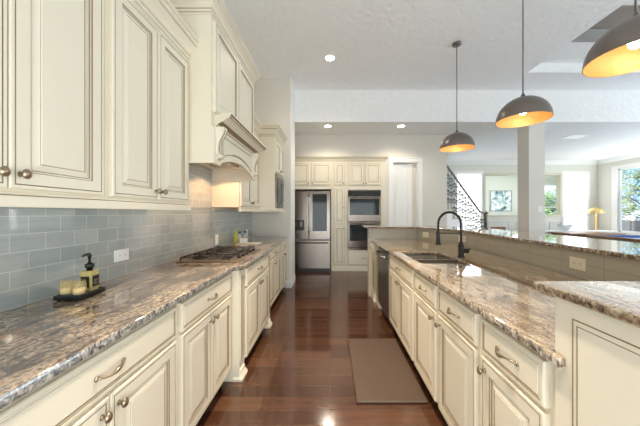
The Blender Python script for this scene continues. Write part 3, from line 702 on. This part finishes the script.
# faucet
t = thing('kitchen_faucet', 'tall black pull-down spring faucet behind the sink', 'faucet', (1.235, 2.45, .915))
MB().lathe([(.032, 0), (.032, .006), (.025, .012), (.025, .11), (.019, .12), (.016, .14)], seg=18).build('base', 'iron', t)
pts = [(0, 0, .12), (0, 0, .2), (0, 0, .31)]
R_ = .108
for i in range(1, 13):
    a = PI*i/12; pts.append((-R_+R_*math.cos(a), 0, .31+R_*1.05*math.sin(a)))
pts.append((-2*R_, 0, .24))
MB().tube(pts, .0095, 10).build('hose', 'iron', t)
b = MB()
for j in range(60):        # spring coil rings around the hose
    u = j/59*(len(pts)-1.01); i = int(u); p = Vector(pts[i]).lerp(Vector(pts[i+1]), u-i); tt = (Vector(pts[i+1])-Vector(pts[i])).normalized()
    b.tube([p-tt*.0018, p+tt*.0018], .0125, 8)
b.build('spring', 'iron', t)
MB().lathe([(.011, .26), (.014, .24), (.017, .20), (.019, .14), (.026, .125), (.026, .115), (.001, .115)], (-2*R_, 0, 0), seg=16).build('spray_head', 'iron', t)
MB().tube([(0, 0, .225), (-.10, 0, .225), (-2*R_, 0, .225)], .005).lathe([(.02, .218), (.02, .232)], (-2*R_, 0, 0), seg=14).build('support_arm', 'iron', t)
MB().tube([(.015, 0, .06), (.03, -.002, .06), (.06, -.008, .06), (.068, -.01, .06)], [.017, .023, .023, .017], 14).tube([(.06, -.02, .065), (.075, -.03, .085)], .006).build('lever', 'iron', t)

# outlets and switch
def plate(name, label, loc, rz, w, h, m, cat='outlet', kind='outlet'):
    t = thing(name, label, cat, loc, rz)
    MB().box(-w/2, w/2, -.006, 0, -h/2, h/2).build('plate', m, t, bevel=.002)
    b = MB()
    if kind == 'outlet':
        for s in (-1, 1):
            cx, cz = (s*.021, 0) if w > h else (0, s*.021)
            b.box(cx-.013, cx+.013, -.0075, -.006, cz-.013, cz+.013, 0)
            for q in (-1, 1): b.box(cx+q*.005-.001, cx+q*.005+.001, -.0079, -.0074, cz-.003, cz+.006, 1)
        b.build('socket', [m, 'black'], t)
    else:
        b.box(-.012, .012, -.010, -.006, -.02, .02); b.build('toggle', m, t)
    return t
XT = -1.377
plate('wall_outlet', 'white horizontal outlet on the grey tile, right of the soap tray', (XT, 1.715, 1.052), LR, .118, .075, 'plate')
plate('wall_outlet', 'white outlet on the grey tile directly behind the gas cooktop', (XT, 3.16, 1.005), LR, .075, .118, 'plate')
plate('wall_outlet', 'white outlet on the grey tile beyond the oil bottles', (XT, 4.30, 1.00), LR, .075, .118, 'plate')
def on_bar(x_px, z):       # point and angle on the tiled bar face for an image column
    for i in range(1, 4):
        a, c = Vector(FR[i]), Vector(FR[i+1]); k = (x_px-330)/260
        s = (k*a.y-a.x)/((c.x-a.x)-k*(c.y-a.y))
        if 0 <= s <= 1:
            p = a.lerp(c, s); dd = (c-a).normalized(); return (p.x, p.y, z), math.atan2(dd.y, dd.x)
for x_px, lb in ((425.8, 'almond outlet on the bar tile, farthest away, left of the faucet'), (462.5, 'almond outlet on the bar tile just behind the faucet stem'), (578, 'largest almond outlet on the bar tile, near the raised end panel')):
    l_, r_ = on_bar(x_px, 1.0); plate('bar_outlet', lb, l_, r_, .118, .078, 'beigeplate')
plate('light_switch', 'white light switch on the front of the square column', (3.91+.22, YS, 1.41), 0, .075, .118, 'plate', 'switch', 'sw')

# ------------------------------------------------------------------ cooktop
t = thing('gas_cooktop', 'stainless gas cooktop with black iron grates set in the left counter', 'cooktop', (-1.03, 2.56, .915))
MB().box(-.265, .25, -.385, .385, 0, .010).build('tray', 'traysteel', t, bevel=.005)
for bx, by, r in ((-.13, -.24, .04), (.11, -.24, .033), (-.02, 0, .055), (-.13, .24, .033), (.11, .24, .04)):
    MB().lathe([(r*1.5, .012), (r*1.45, .017), (r, .019), (r, .029), (r*.85, .033), (.001, .034)], (bx, by, 0), seg=18).build('burner', 'iron', t)
for gy in (-.245, 0, .245):
    b = MB(); w_ = .117; zt = .036
    for x in (-.235, .175): b.tube([(x, gy-w_, zt), (x, gy+w_, zt)], .0058, 6)
    for y in (gy-w_, gy+w_): b.tube([(-.235, y, zt), (.175, y, zt)], .0058, 6)
    for y in (gy-.05, gy+.05): b.tube([(-.235, y, zt+.003), (.175, y, zt+.003)], .0052, 6)
    for x in (-.13, -.03, .07): b.tube([(x, gy-w_, zt+.003), (x, gy+w_, zt+.003)], .0052, 6)
    for x in (-.235, .175):
        for y in (gy-w_, gy+w_): b.tube([(x, y, .012), (x, y, zt)], .0058, 6)
    b.build('grate', 'iron', t)
for k in range(5): MB().lathe([(.016, .012), (.016, .02), (.013, .035), (.001, .036)], (.212, -.22+.11*k, 0), seg=14).build('knob', 'black', t)

# ------------------------------------------------------------------ counter clutter
t = thing('serving_tray', 'small black rectangular tray on the left granite counter', 'tray', (-1.238, 1.292, .915), .10)
b = MB(); b.box(-.06, .06, -.075, .075, .006, .018)
b.sweep([(0, .006), (.006, .006), (.006, .028), (0, .028)], [(-.06, .075), (-.06, -.075), (.06, -.075), (.06, .075), (-.06, .075)][::-1]); b.build('tray_body', 'black', t)
b = MB()
for sx in (-1, 1):
    for sy in (-1, 1): b.lathe([(.008, 0), (.008, .006)], (sx*.045, sy*.06, 0), seg=8)
b.build('feet', 'black', t)
t = thing('soap_dispenser', 'square amber soap bottle with black pump and dark label on the tray', 'soap bottle', (-1.225, 1.325, .933), .10)
MB().box(-.028, .028, -.028, .028, 0, .105).build('bottle', 'liquid', t, bevel=.008)
MB().box(-.018, .02, -.0305, -.0282, .025, .08).build('label', 'black', t); MB().box(.0282, .0305, -.02, .02, .025, .08).build('label', 'black', t)
MB().box(.0306, .0312, -.014, .014, .055, .060).box(.0306, .0312, -.014, .014, .044, .047).box(.0306, .0312, -.010, .010, .035, .038).build('label_print', 'goldfoil', t)
MB().lathe([(.013, .105), (.013, .120), (.019, .122), (.019, .138), (.010, .142), (.006, .150), (.005, .175), (.001, .175)], seg=16).build('collar', 'black', t)
MB().tube([(0, 0, .165), (0, 0, .180), (.0, -.003, .188), (-.012, -.010, .186), (-.022, -.016, .178)], [.006, .010, .009, .006, .005], 8).build('pump', 'black', t)
def candle(label, loc):
    t = thing('candle_glass', label, 'candle', loc)
    MB().lathe([(.024, 0), (.027, .006), (.028, .03), (.026, .07), (.0245, .07), (.026, .03), (.022, .008), (.001, .008)], seg=20, cap=False).build('glass', 'goldfoil', t)
    MB().lathe([(.0225, .009), (.0235, .035), (.001, .035)], seg=18).build('wax', 'wax', t)
    MB().tube([(0, 0, .035), (.001, 0, .045)], .001, 5).build('wick', 'black', t)
candle('gold glass candle on the tray, the one farther left', (-1.272, 1.256, .933))
candle('gold glass candle on the tray, directly in front of the soap bottle', (-1.212, 1.256, .933))
# beyond the cooktop
t = thing('oil_bottle', 'bottle of green olive oil beyond the cooktop', 'bottle', (-1.275, 3.52, .915))
MB().lathe([(.03, 0), (.033, .01), (.033, .10), (.026, .12), (.012, .14), (.011, .17)], seg=16).build('bottle', 'oil', t); MB().lathe([(.013, .165), (.013, .19), (.001, .192)], seg=12).build('cap', 'oil', t)
t = thing('soap_bottle', 'clear bottle with a black top beside the oil, left of its twin', 'bottle', (-1.235, 3.56, .915))
def clearb(t):
    MB().lathe([(.026, 0), (.029, .008), (.029, .08), (.018, .10), (.010, .11), (.010, .13)], seg=16).build('bottle', 'bottleglass', t); MB().lathe([(.013, .128), (.014, .15), (.001, .152)], seg=12).build('cap', 'black', t)
clearb(t)
c = copy_tree(t); c.location = (-1.20, 3.66, .915); tag(c, 'clear bottle with a black top beside the oil, right of its twin', 'bottle')
t = thing('ceramic_box', 'small white ceramic box beyond the cooktop, in front of the bottles', 'box', (-1.16, 3.50, .925))
MB().box(-.045, .045, -.035, .035, 0, .055).build('body', 'whitecer', t, bevel=.005); MB().box(-.048, .048, -.038, .038, .055, .064).build('lid', 'whitecer', t, bevel=.003)
o = MB().box(-.17, .13, -.12, .10, 0, .01).build('cutting_board', 'beigeplate', loc=(-1.08, 3.54, .915), bevel=.003); tag(o, 'pale flat board lying just beyond the cooktop', 'cutting board')
for q in ('oil_bottle', 'soap_bottle', 'soap_bottle.001'):
    bpy.data.objects[q].location.z = .925

# ------------------------------------------------------------------ floor mat
o = MB().box(-.25, .25, -.46, .46, 0, .016).build('kitchen_mat', 'mat', bevel=.014)
o.location = (.436, 2.27, 0); tag(o, 'brown cushioned kitchen mat lying on the hardwood floor before the sink', 'mat')

# ------------------------------------------------------------------ pendants and ceiling lights
def dome(R, h, th=.004):
    out = [(R*math.sin(a), h*math.cos(a)) for a in [PI/2*(1-i/14) for i in range(14)]]; return out
def pendant(label, y, z=2.20, px=1.80, bulb_w=.45):
    t = thing('pendant_light', label, 'pendant light', (px, y, z)); R, h = .228, .222
    o_ = [(R, 0)]+[(R*math.cos(a), h*math.sin(a)) for a in [PI/2*i/16 for i in range(1, 16)]]+[(.02, h)]
    i_ = [(max(.001, r-.004), max(0, z-.004)) for r, z in o_][::-1]
    MB().lathe(o_, seg=48, cap=False).build('lamp_shade', 'shade', t)
    MB().lathe(i_, seg=48, cap=False).lathe([(R, 0), (R-.004, 0)], seg=48, cap=False).build('shade_lining', 'gold', t)
    MB().lathe([(.022, h-.006), (.022, h+.012), (.014, h+.03), (.006, h+.045)], seg=16).build('socket_cap', 'shade', t)
    MB().tube([(0, 0, h+.04), (0, 0, ZH-z-.004)], .006, 8).build('rod', 'shade', t)
    MB().lathe([(.06, ZH-z-.028), (.06, ZH-z-.004), (.055, ZH-z)], seg=24).build('canopy', 'shade', t)
    MB().lathe([(.012, h-.01), (.015, .16), (.03, .13), (.036, .10), (.03, .07), (.012, .055), (.001, .053)], seg=18).build('bulb', 'bulb', t)
    l = bpy.data.lights.new('pendant_bulb', 'POINT'); l.energy = bulb_w; l.color = (1, .86, .66); l.shadow_soft_size = .04
    q = bpy.data.objects.new('pendant_bulb', l); COL.objects.link(q); q.location = (px, y, z+.045)
pendant('farthest and smallest-looking bronze dome pendant light over the peninsula', 3.69, 2.245)
pendant('middle bronze dome pendant light of the three over the peninsula', 2.54, 2.235, 1.885)
pendant('nearest and largest-looking bronze dome pendant light at the right edge', 1.53, 2.245)
def downlight(label, x, y, z):
    t = thing('recessed_light', label, 'recessed light', (x, y, z))
    MB().lathe([(.095, 0), (.093, -.006), (.07, -.008), (.068, 0)], seg=28, cap=False).build('trim_ring', 'white', t)
    MB().lathe([(.068, -.003), (.001, -.003)], seg=28).build('lens', 'led', t)
    l = bpy.data.lights.new('downlight', 'SPOT'); l.energy = 17; l.color = (1, .88, .72); l.spot_size = 2.5; l.spot_blend = .6; l.shadow_soft_size = .07
    q = bpy.data.objects.new('downlight', l); COL.objects.link(q); q.location = (x, y, z-.03)
downlight('round recessed ceiling light on the high ceiling, nearest the camera', .0, 4.04, ZH)
downlight('round recessed ceiling light above the refrigerator', -.04, 5.35, ZL)
downlight('round recessed ceiling light in front of the oven and pantry door', 1.46, 5.35, ZL)
t = thing('air_vent', 'white slatted air vent on the low ceiling beyond the column', 'vent', (5.75, 6.1, ZL))
b = MB(); b.sweep([(0, -.01), (.03, -.01), (.03, 0), (0, 0)], [(-.2, -.1), (-.2, .1), (.2, .1), (.2, -.1), (-.2, -.1)][::-1]); b.build('frame', 'plate', t)
b = MB()
for k in range(7): b.box(-.2, .2, -.095+.028*k, -.08+.028*k, -.009, -.002)
b.build('slats', 'plate', t)
t = thing('return_air_grille', 'large dark return air grille in the raised ceiling above the nearest pendant', 'vent', (4.2, 3.55, TZ))
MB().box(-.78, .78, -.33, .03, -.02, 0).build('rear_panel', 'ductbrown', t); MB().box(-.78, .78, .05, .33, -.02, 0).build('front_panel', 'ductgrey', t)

# ------------------------------------------------------------------ staircase
sN = Vector((4.32, 7.2)); sE = Vector((2.925, 6.5)); dr = (sE-sN).normalized(); ang = math.atan2(dr.y, dr.x)
t = thing('staircase', 'staircase rising to the left with beige steps and an ornate black iron railing', 'staircase', (sN.x, sN.y, 0), ang)
sl = 1.14/1.56; run, rise = .27, .225
ns = 8
for k in range(ns):
    z1 = .30+rise*k; b = MB(); b.box(.02+run*k, .02+run*(k+1), -.95, 0, 0, z1-.03); b.build('riser', 'white', t)
    MB().box(-.005+run*k, .02+run*(k+1), -.97, .015, z1-.03, z1).build('tread', 'stepbeige', t)
MB().box(-.30, .02, -.95, 0, 0, .22).build('tread', 'stepbeige', t)
b = MB(); zr = lambda x: 1.36+.877*(x-.26)
b.tube([(-.08, 0, 1.345), (.16, 0, 1.345), (.26, 0, zr(.26)), (2.3, 0, zr(2.3))], .026, 10); b.build('handrail', 'railwood', t)
b = MB(); b.box(-.028, .028, -.028, .028, 0, 1.33); b.lathe([(.045, 1.30), (.05, 1.33), (.03, 1.37), (.001, 1.375)], seg=14); b.build('newel_post', 'bronze', t)
for k in range(20):
    x = .09+.11*k; st = .30+rise*int((x-.02)/run); zt = max(1.34, zr(x))-.02; b = MB()
    b.tube([(x, 0, st-.01), (x, 0, zt)], .009, 6); L_ = zt-st
    for q in (.22, .42, .62, .8):
        zc = st+L_*q; r = .045
        for s in (-1, 1):
            b.tube([(x+s*(.01+r*(1-math.cos(a))*.5), 0, zc+r*1.2*math.sin(a)) for a in [2*PI*i/8 for i in range(8)]], .009, 5)
    b.build('baluster', 'railiron', t)

# ------------------------------------------------------------------ living area furniture
t = thing('framed_painting', 'blue and white abstract painting hanging on the pale green wall', 'painting', (7.0, YN-.005, 1.85))
k_ = YN/260; x0 = (490.5-330)*k_; x1 = (511-330)*k_; z0 = H-(211-213)*k_; z1 = H-(191-213)*k_
t.location = ((x0+x1)/2, YN, (z0+z1)/2); hw = (x1-x0)/2; hh = (z1-z0)/2
MB().box(-hw, hw, -.02, 0, -hh, hh).build('canvas', 'painting', t)
b = MB()
for q in ((-hw-.02, -hw+.01, -hh-.02, hh+.02), (hw-.01, hw+.02, -hh-.02, hh+.02), (-hw, hw, hh-.01, hh+.02), (-hw, hw, -hh-.02, -hh+.01)): b.box(q[0], q[1], -.035, 0, q[2], q[3])
b.build('frame', 'ductgrey', t)
t = thing('pool_table', 'pool table with blue felt and wooden rails in the far room', 'pool table', (6.85, 4.95, 0))
b = MB(); b.box(-.56, .56, -1.16, 1.16, .76, .775); b.build('felt', 'blue', t)
b = MB(); b.box(-.70, -.58, -1.3, 1.3, .70, .81); b.box(.58, .70, -1.3, 1.3, .70, .81); b.box(-.58, .58, -1.3, -1.18, .70, .81); b.box(-.58, .58, 1.18, 1.3, .70, .81); b.build('rails', 'wood', t, bevel=.01)
for q in ((-.58, -.54, -1.18, 1.18), (.54, .58, -1.18, 1.18), (-.58, .58, -1.18, -1.14), (-.58, .58, 1.14, 1.18)): MB().box(q[0], q[1], q[2], q[3], .775, .805).build('cushion', 'blue', t)
for sx in (-1, 1):
    for sy in (-1, 0, 1): MB().lathe([(.075, .70), (.075, .813), (.05, .814), (.045, .79), (.001, .78)], (sx*(.60 if sy else .62), sy*1.2, 0), seg=16).build('pocket', 'ductgrey', t)
MB().box(-.60, .60, -1.2, 1.2, .50, .70).build('apron', 'wood', t, bevel=.01)
for sx in (-1, 1):
    for sy in (-1, 1): MB().lathe([(.05, 0), (.07, .04), (.05, .12), (.07, .35), (.08, .50)], (sx*.48, sy*1.05, 0), seg=14).build('leg', 'wood', t)
t = thing('wooden_table', 'warm brown wooden table between the pool table and the white console', 'table', (6.9, 7.05, 0))
MB().box(-.7, .7, -.36, .36, .765, .80).build('tabletop', 'wood', t, bevel=.006)
MB().box(-.62, .62, -.3, .3, .68, .765).build('apron', 'wood', t)
for sx in (-1, 1):
    for sy in (-1, 1): MB().box(sx*.6-.035, sx*.6+.035, sy*.28-.035, sy*.28+.035, 0, .765).build('leg', 'wood', t)
t = thing('console_table', 'long low white console table along the far side of the pool table', 'table', (7.2, 7.85, 0))
MB().box(-1.3, 1.3, -.2, .2, .76, .80).build('tabletop', 'white', t, bevel=.004)
for sx in (-1, 1):
    for sy in (-1, 1): MB().box(sx*1.24-.03, sx*1.24+.03, sy*.15-.03, sy*.15+.03, 0, .76).build('leg', 'white', t)
MB().box(-1.24, 1.24, -.15, .15, .68, .76).build('apron', 'white', t)
o = MB().lathe([(.05, 0), (.12, .02), (.21, .09), (.23, .15), (.215, .15), (.19, .09), (.10, .035), (.001, .03)], seg=24, sy=.45).build('decorative_bowl', 'greybowl', loc=((565-330)*7.85/260, 7.85, .80))
tag(o, 'wide grey boat-shaped bowl on the white console table', 'bowl')
me = o.data
for v in me.vertices: v.co.z *= 1+.35*(abs(v.co.x)/.23)**2*.9 if v.co.z > .05 else 1
t = thing('side_table', 'small white round side table in the far corner under the brass lamp', 'table', (8.72, 8.5, 0))
MB().lathe([(.18, 0), (.18, .02), (.03, .05), (.03, .62), (.2, .63), (.2, .66)], seg=24).build('pedestal', 'white', t)
t = thing('table_lamp', 'brass mushroom table lamp glowing warmly in the far corner', 'lamp', (8.70, 8.5, .66))
MB().lathe([(.09, 0), (.09, .02), (.02, .04), (.02, .70)], seg=20).build('stem', 'brass', t)
MB().lathe([(.23, .66), (.22, .72), (.16, .80), (.06, .85), (.001, .86)], seg=28, cap=False).build('lamp_shade', 'brass', t)
MB().lathe([(.03, .70), (.045, .73), (.03, .78), (.001, .79)], seg=12).build('bulb', 'bulb', t)
l = bpy.data.lights.new('lamp_bulb', 'POINT'); l.energy = 3; l.color = (1, .82, .6); q = bpy.data.objects.new('lamp_bulb', l); COL.objects.link(q); q.location = (8.70, 8.5, 1.30)
t = thing('bar_stool', 'wooden stool with a flat backrest standing behind the bar, in front of the painting', 'stool', (4.35, 6.9, 0))
MB().box(-.19, .19, -.19, .19, .60, .64).build('seat', 'wood', t, bevel=.01)
for sx in (-1, 1):
    for sy in (-1, 1): MB().box(sx*.16-.018, sx*.16+.018, sy*.16-.018, sy*.16+.018, 0, .60 if sy > 0 else .96).build('leg', 'wood', t)
MB().box(-.19, .19, -.185, -.155, .90, .97).build('backrest', 'wood', t, bevel=.01)
# wall panel moulding below the opening
b = MB()
for xa, xb in ((5.45, 6.15), (6.4, 7.4), (7.55, 7.95)):
    for q in ((xa, xb, 1.0, 1.02), (xa, xb, .3, .32), (xa, xa+.02, .3, 1.02), (xb-.02, xb, .3, 1.02)): b.box(q[0], q[1], YF-.012, YF, q[2], q[3])
struct('trim_5', b, 'greybowl')

# ------------------------------------------------------------------ outdoors
struct('ground', MB().box(9.34, 40, -10, 40, -.4, -.3).box(-2, 9.34, 10.7, 40, -.4, -.3), 'grass')
t = thing('garden_fence', 'dark garden fence seen low through the right window', 'fence', (12.6, 10.5, -.3))
for k in range(7): MB().box(-.02, .02, -3+k*1, -2.02+k*1, .05, 1.32).build('fence_panel', 'fence', t)
for k in range(8): MB().box(-.05, .05, -3.06+k, -2.96+k, 0, 1.4).build('fence_post', 'fence', t)
def tree(label, x, y, h, r, n, seed):
    rnd_ = random.Random(seed); t = thing('garden_tree', label, 'tree', (x, y, -.3))
    b = MB(); b.tube([(0, 0, 0), (.05, 0, h*.3), (0, .05, h*.65)], [.14, .10, .05], 8)
    for k in range(6):
        a = k*1.1; b.tube([(0, 0, h*(.25+.06*k)), (math.cos(a)*r*.6, math.sin(a)*r*.6, h*(.42+.07*k))], [.05, .02], 5)
    b.build('trunk', 'bark', t)
    cs = [(rnd_.uniform(-r, r)*.7, rnd_.uniform(-r, r)*.7, h*rnd_.uniform(.25, .95)) for _ in range(16)]
    b = MB()
    for _ in range(n):
        c = rnd_.choice(cs); v = Vector((rnd_.gauss(0, 1), rnd_.gauss(0, 1), rnd_.gauss(0, 1))).normalized()*r*.45*rnd_.uniform(.6, 1)
        p = Vector(c)+v; u = Vector((rnd_.gauss(0, 1), rnd_.gauss(0, 1), rnd_.gauss(0, 1))).normalized(); w_ = u.orthogonal().normalized(); s = rnd_.uniform(.06, .13)
        b.add([p-u*s, p+w_*s*.5, p+u*s, p-w_*s*.5], [(0, 1, 2, 3)])
    b.build('foliage', 'leaf', t)
tree('leafy green tree behind the fence, seen at the left side of the right window', 13.9, 13.6, 3.3, 1.1, 3500, 1)
tree('leafy green tree behind the fence, seen at the right side of the right window', 14.6, 10.4, 3.0, 1.2, 3500, 2)
tree('taller green tree farther back, rising between the two fence trees', 18.0, 14.6, 4.8, 1.5, 3500, 3)
tree('leafy shrub-like tree outside the small window of the green room', 11.2, 13.6, 2.6, 1.2, 2200, 4)
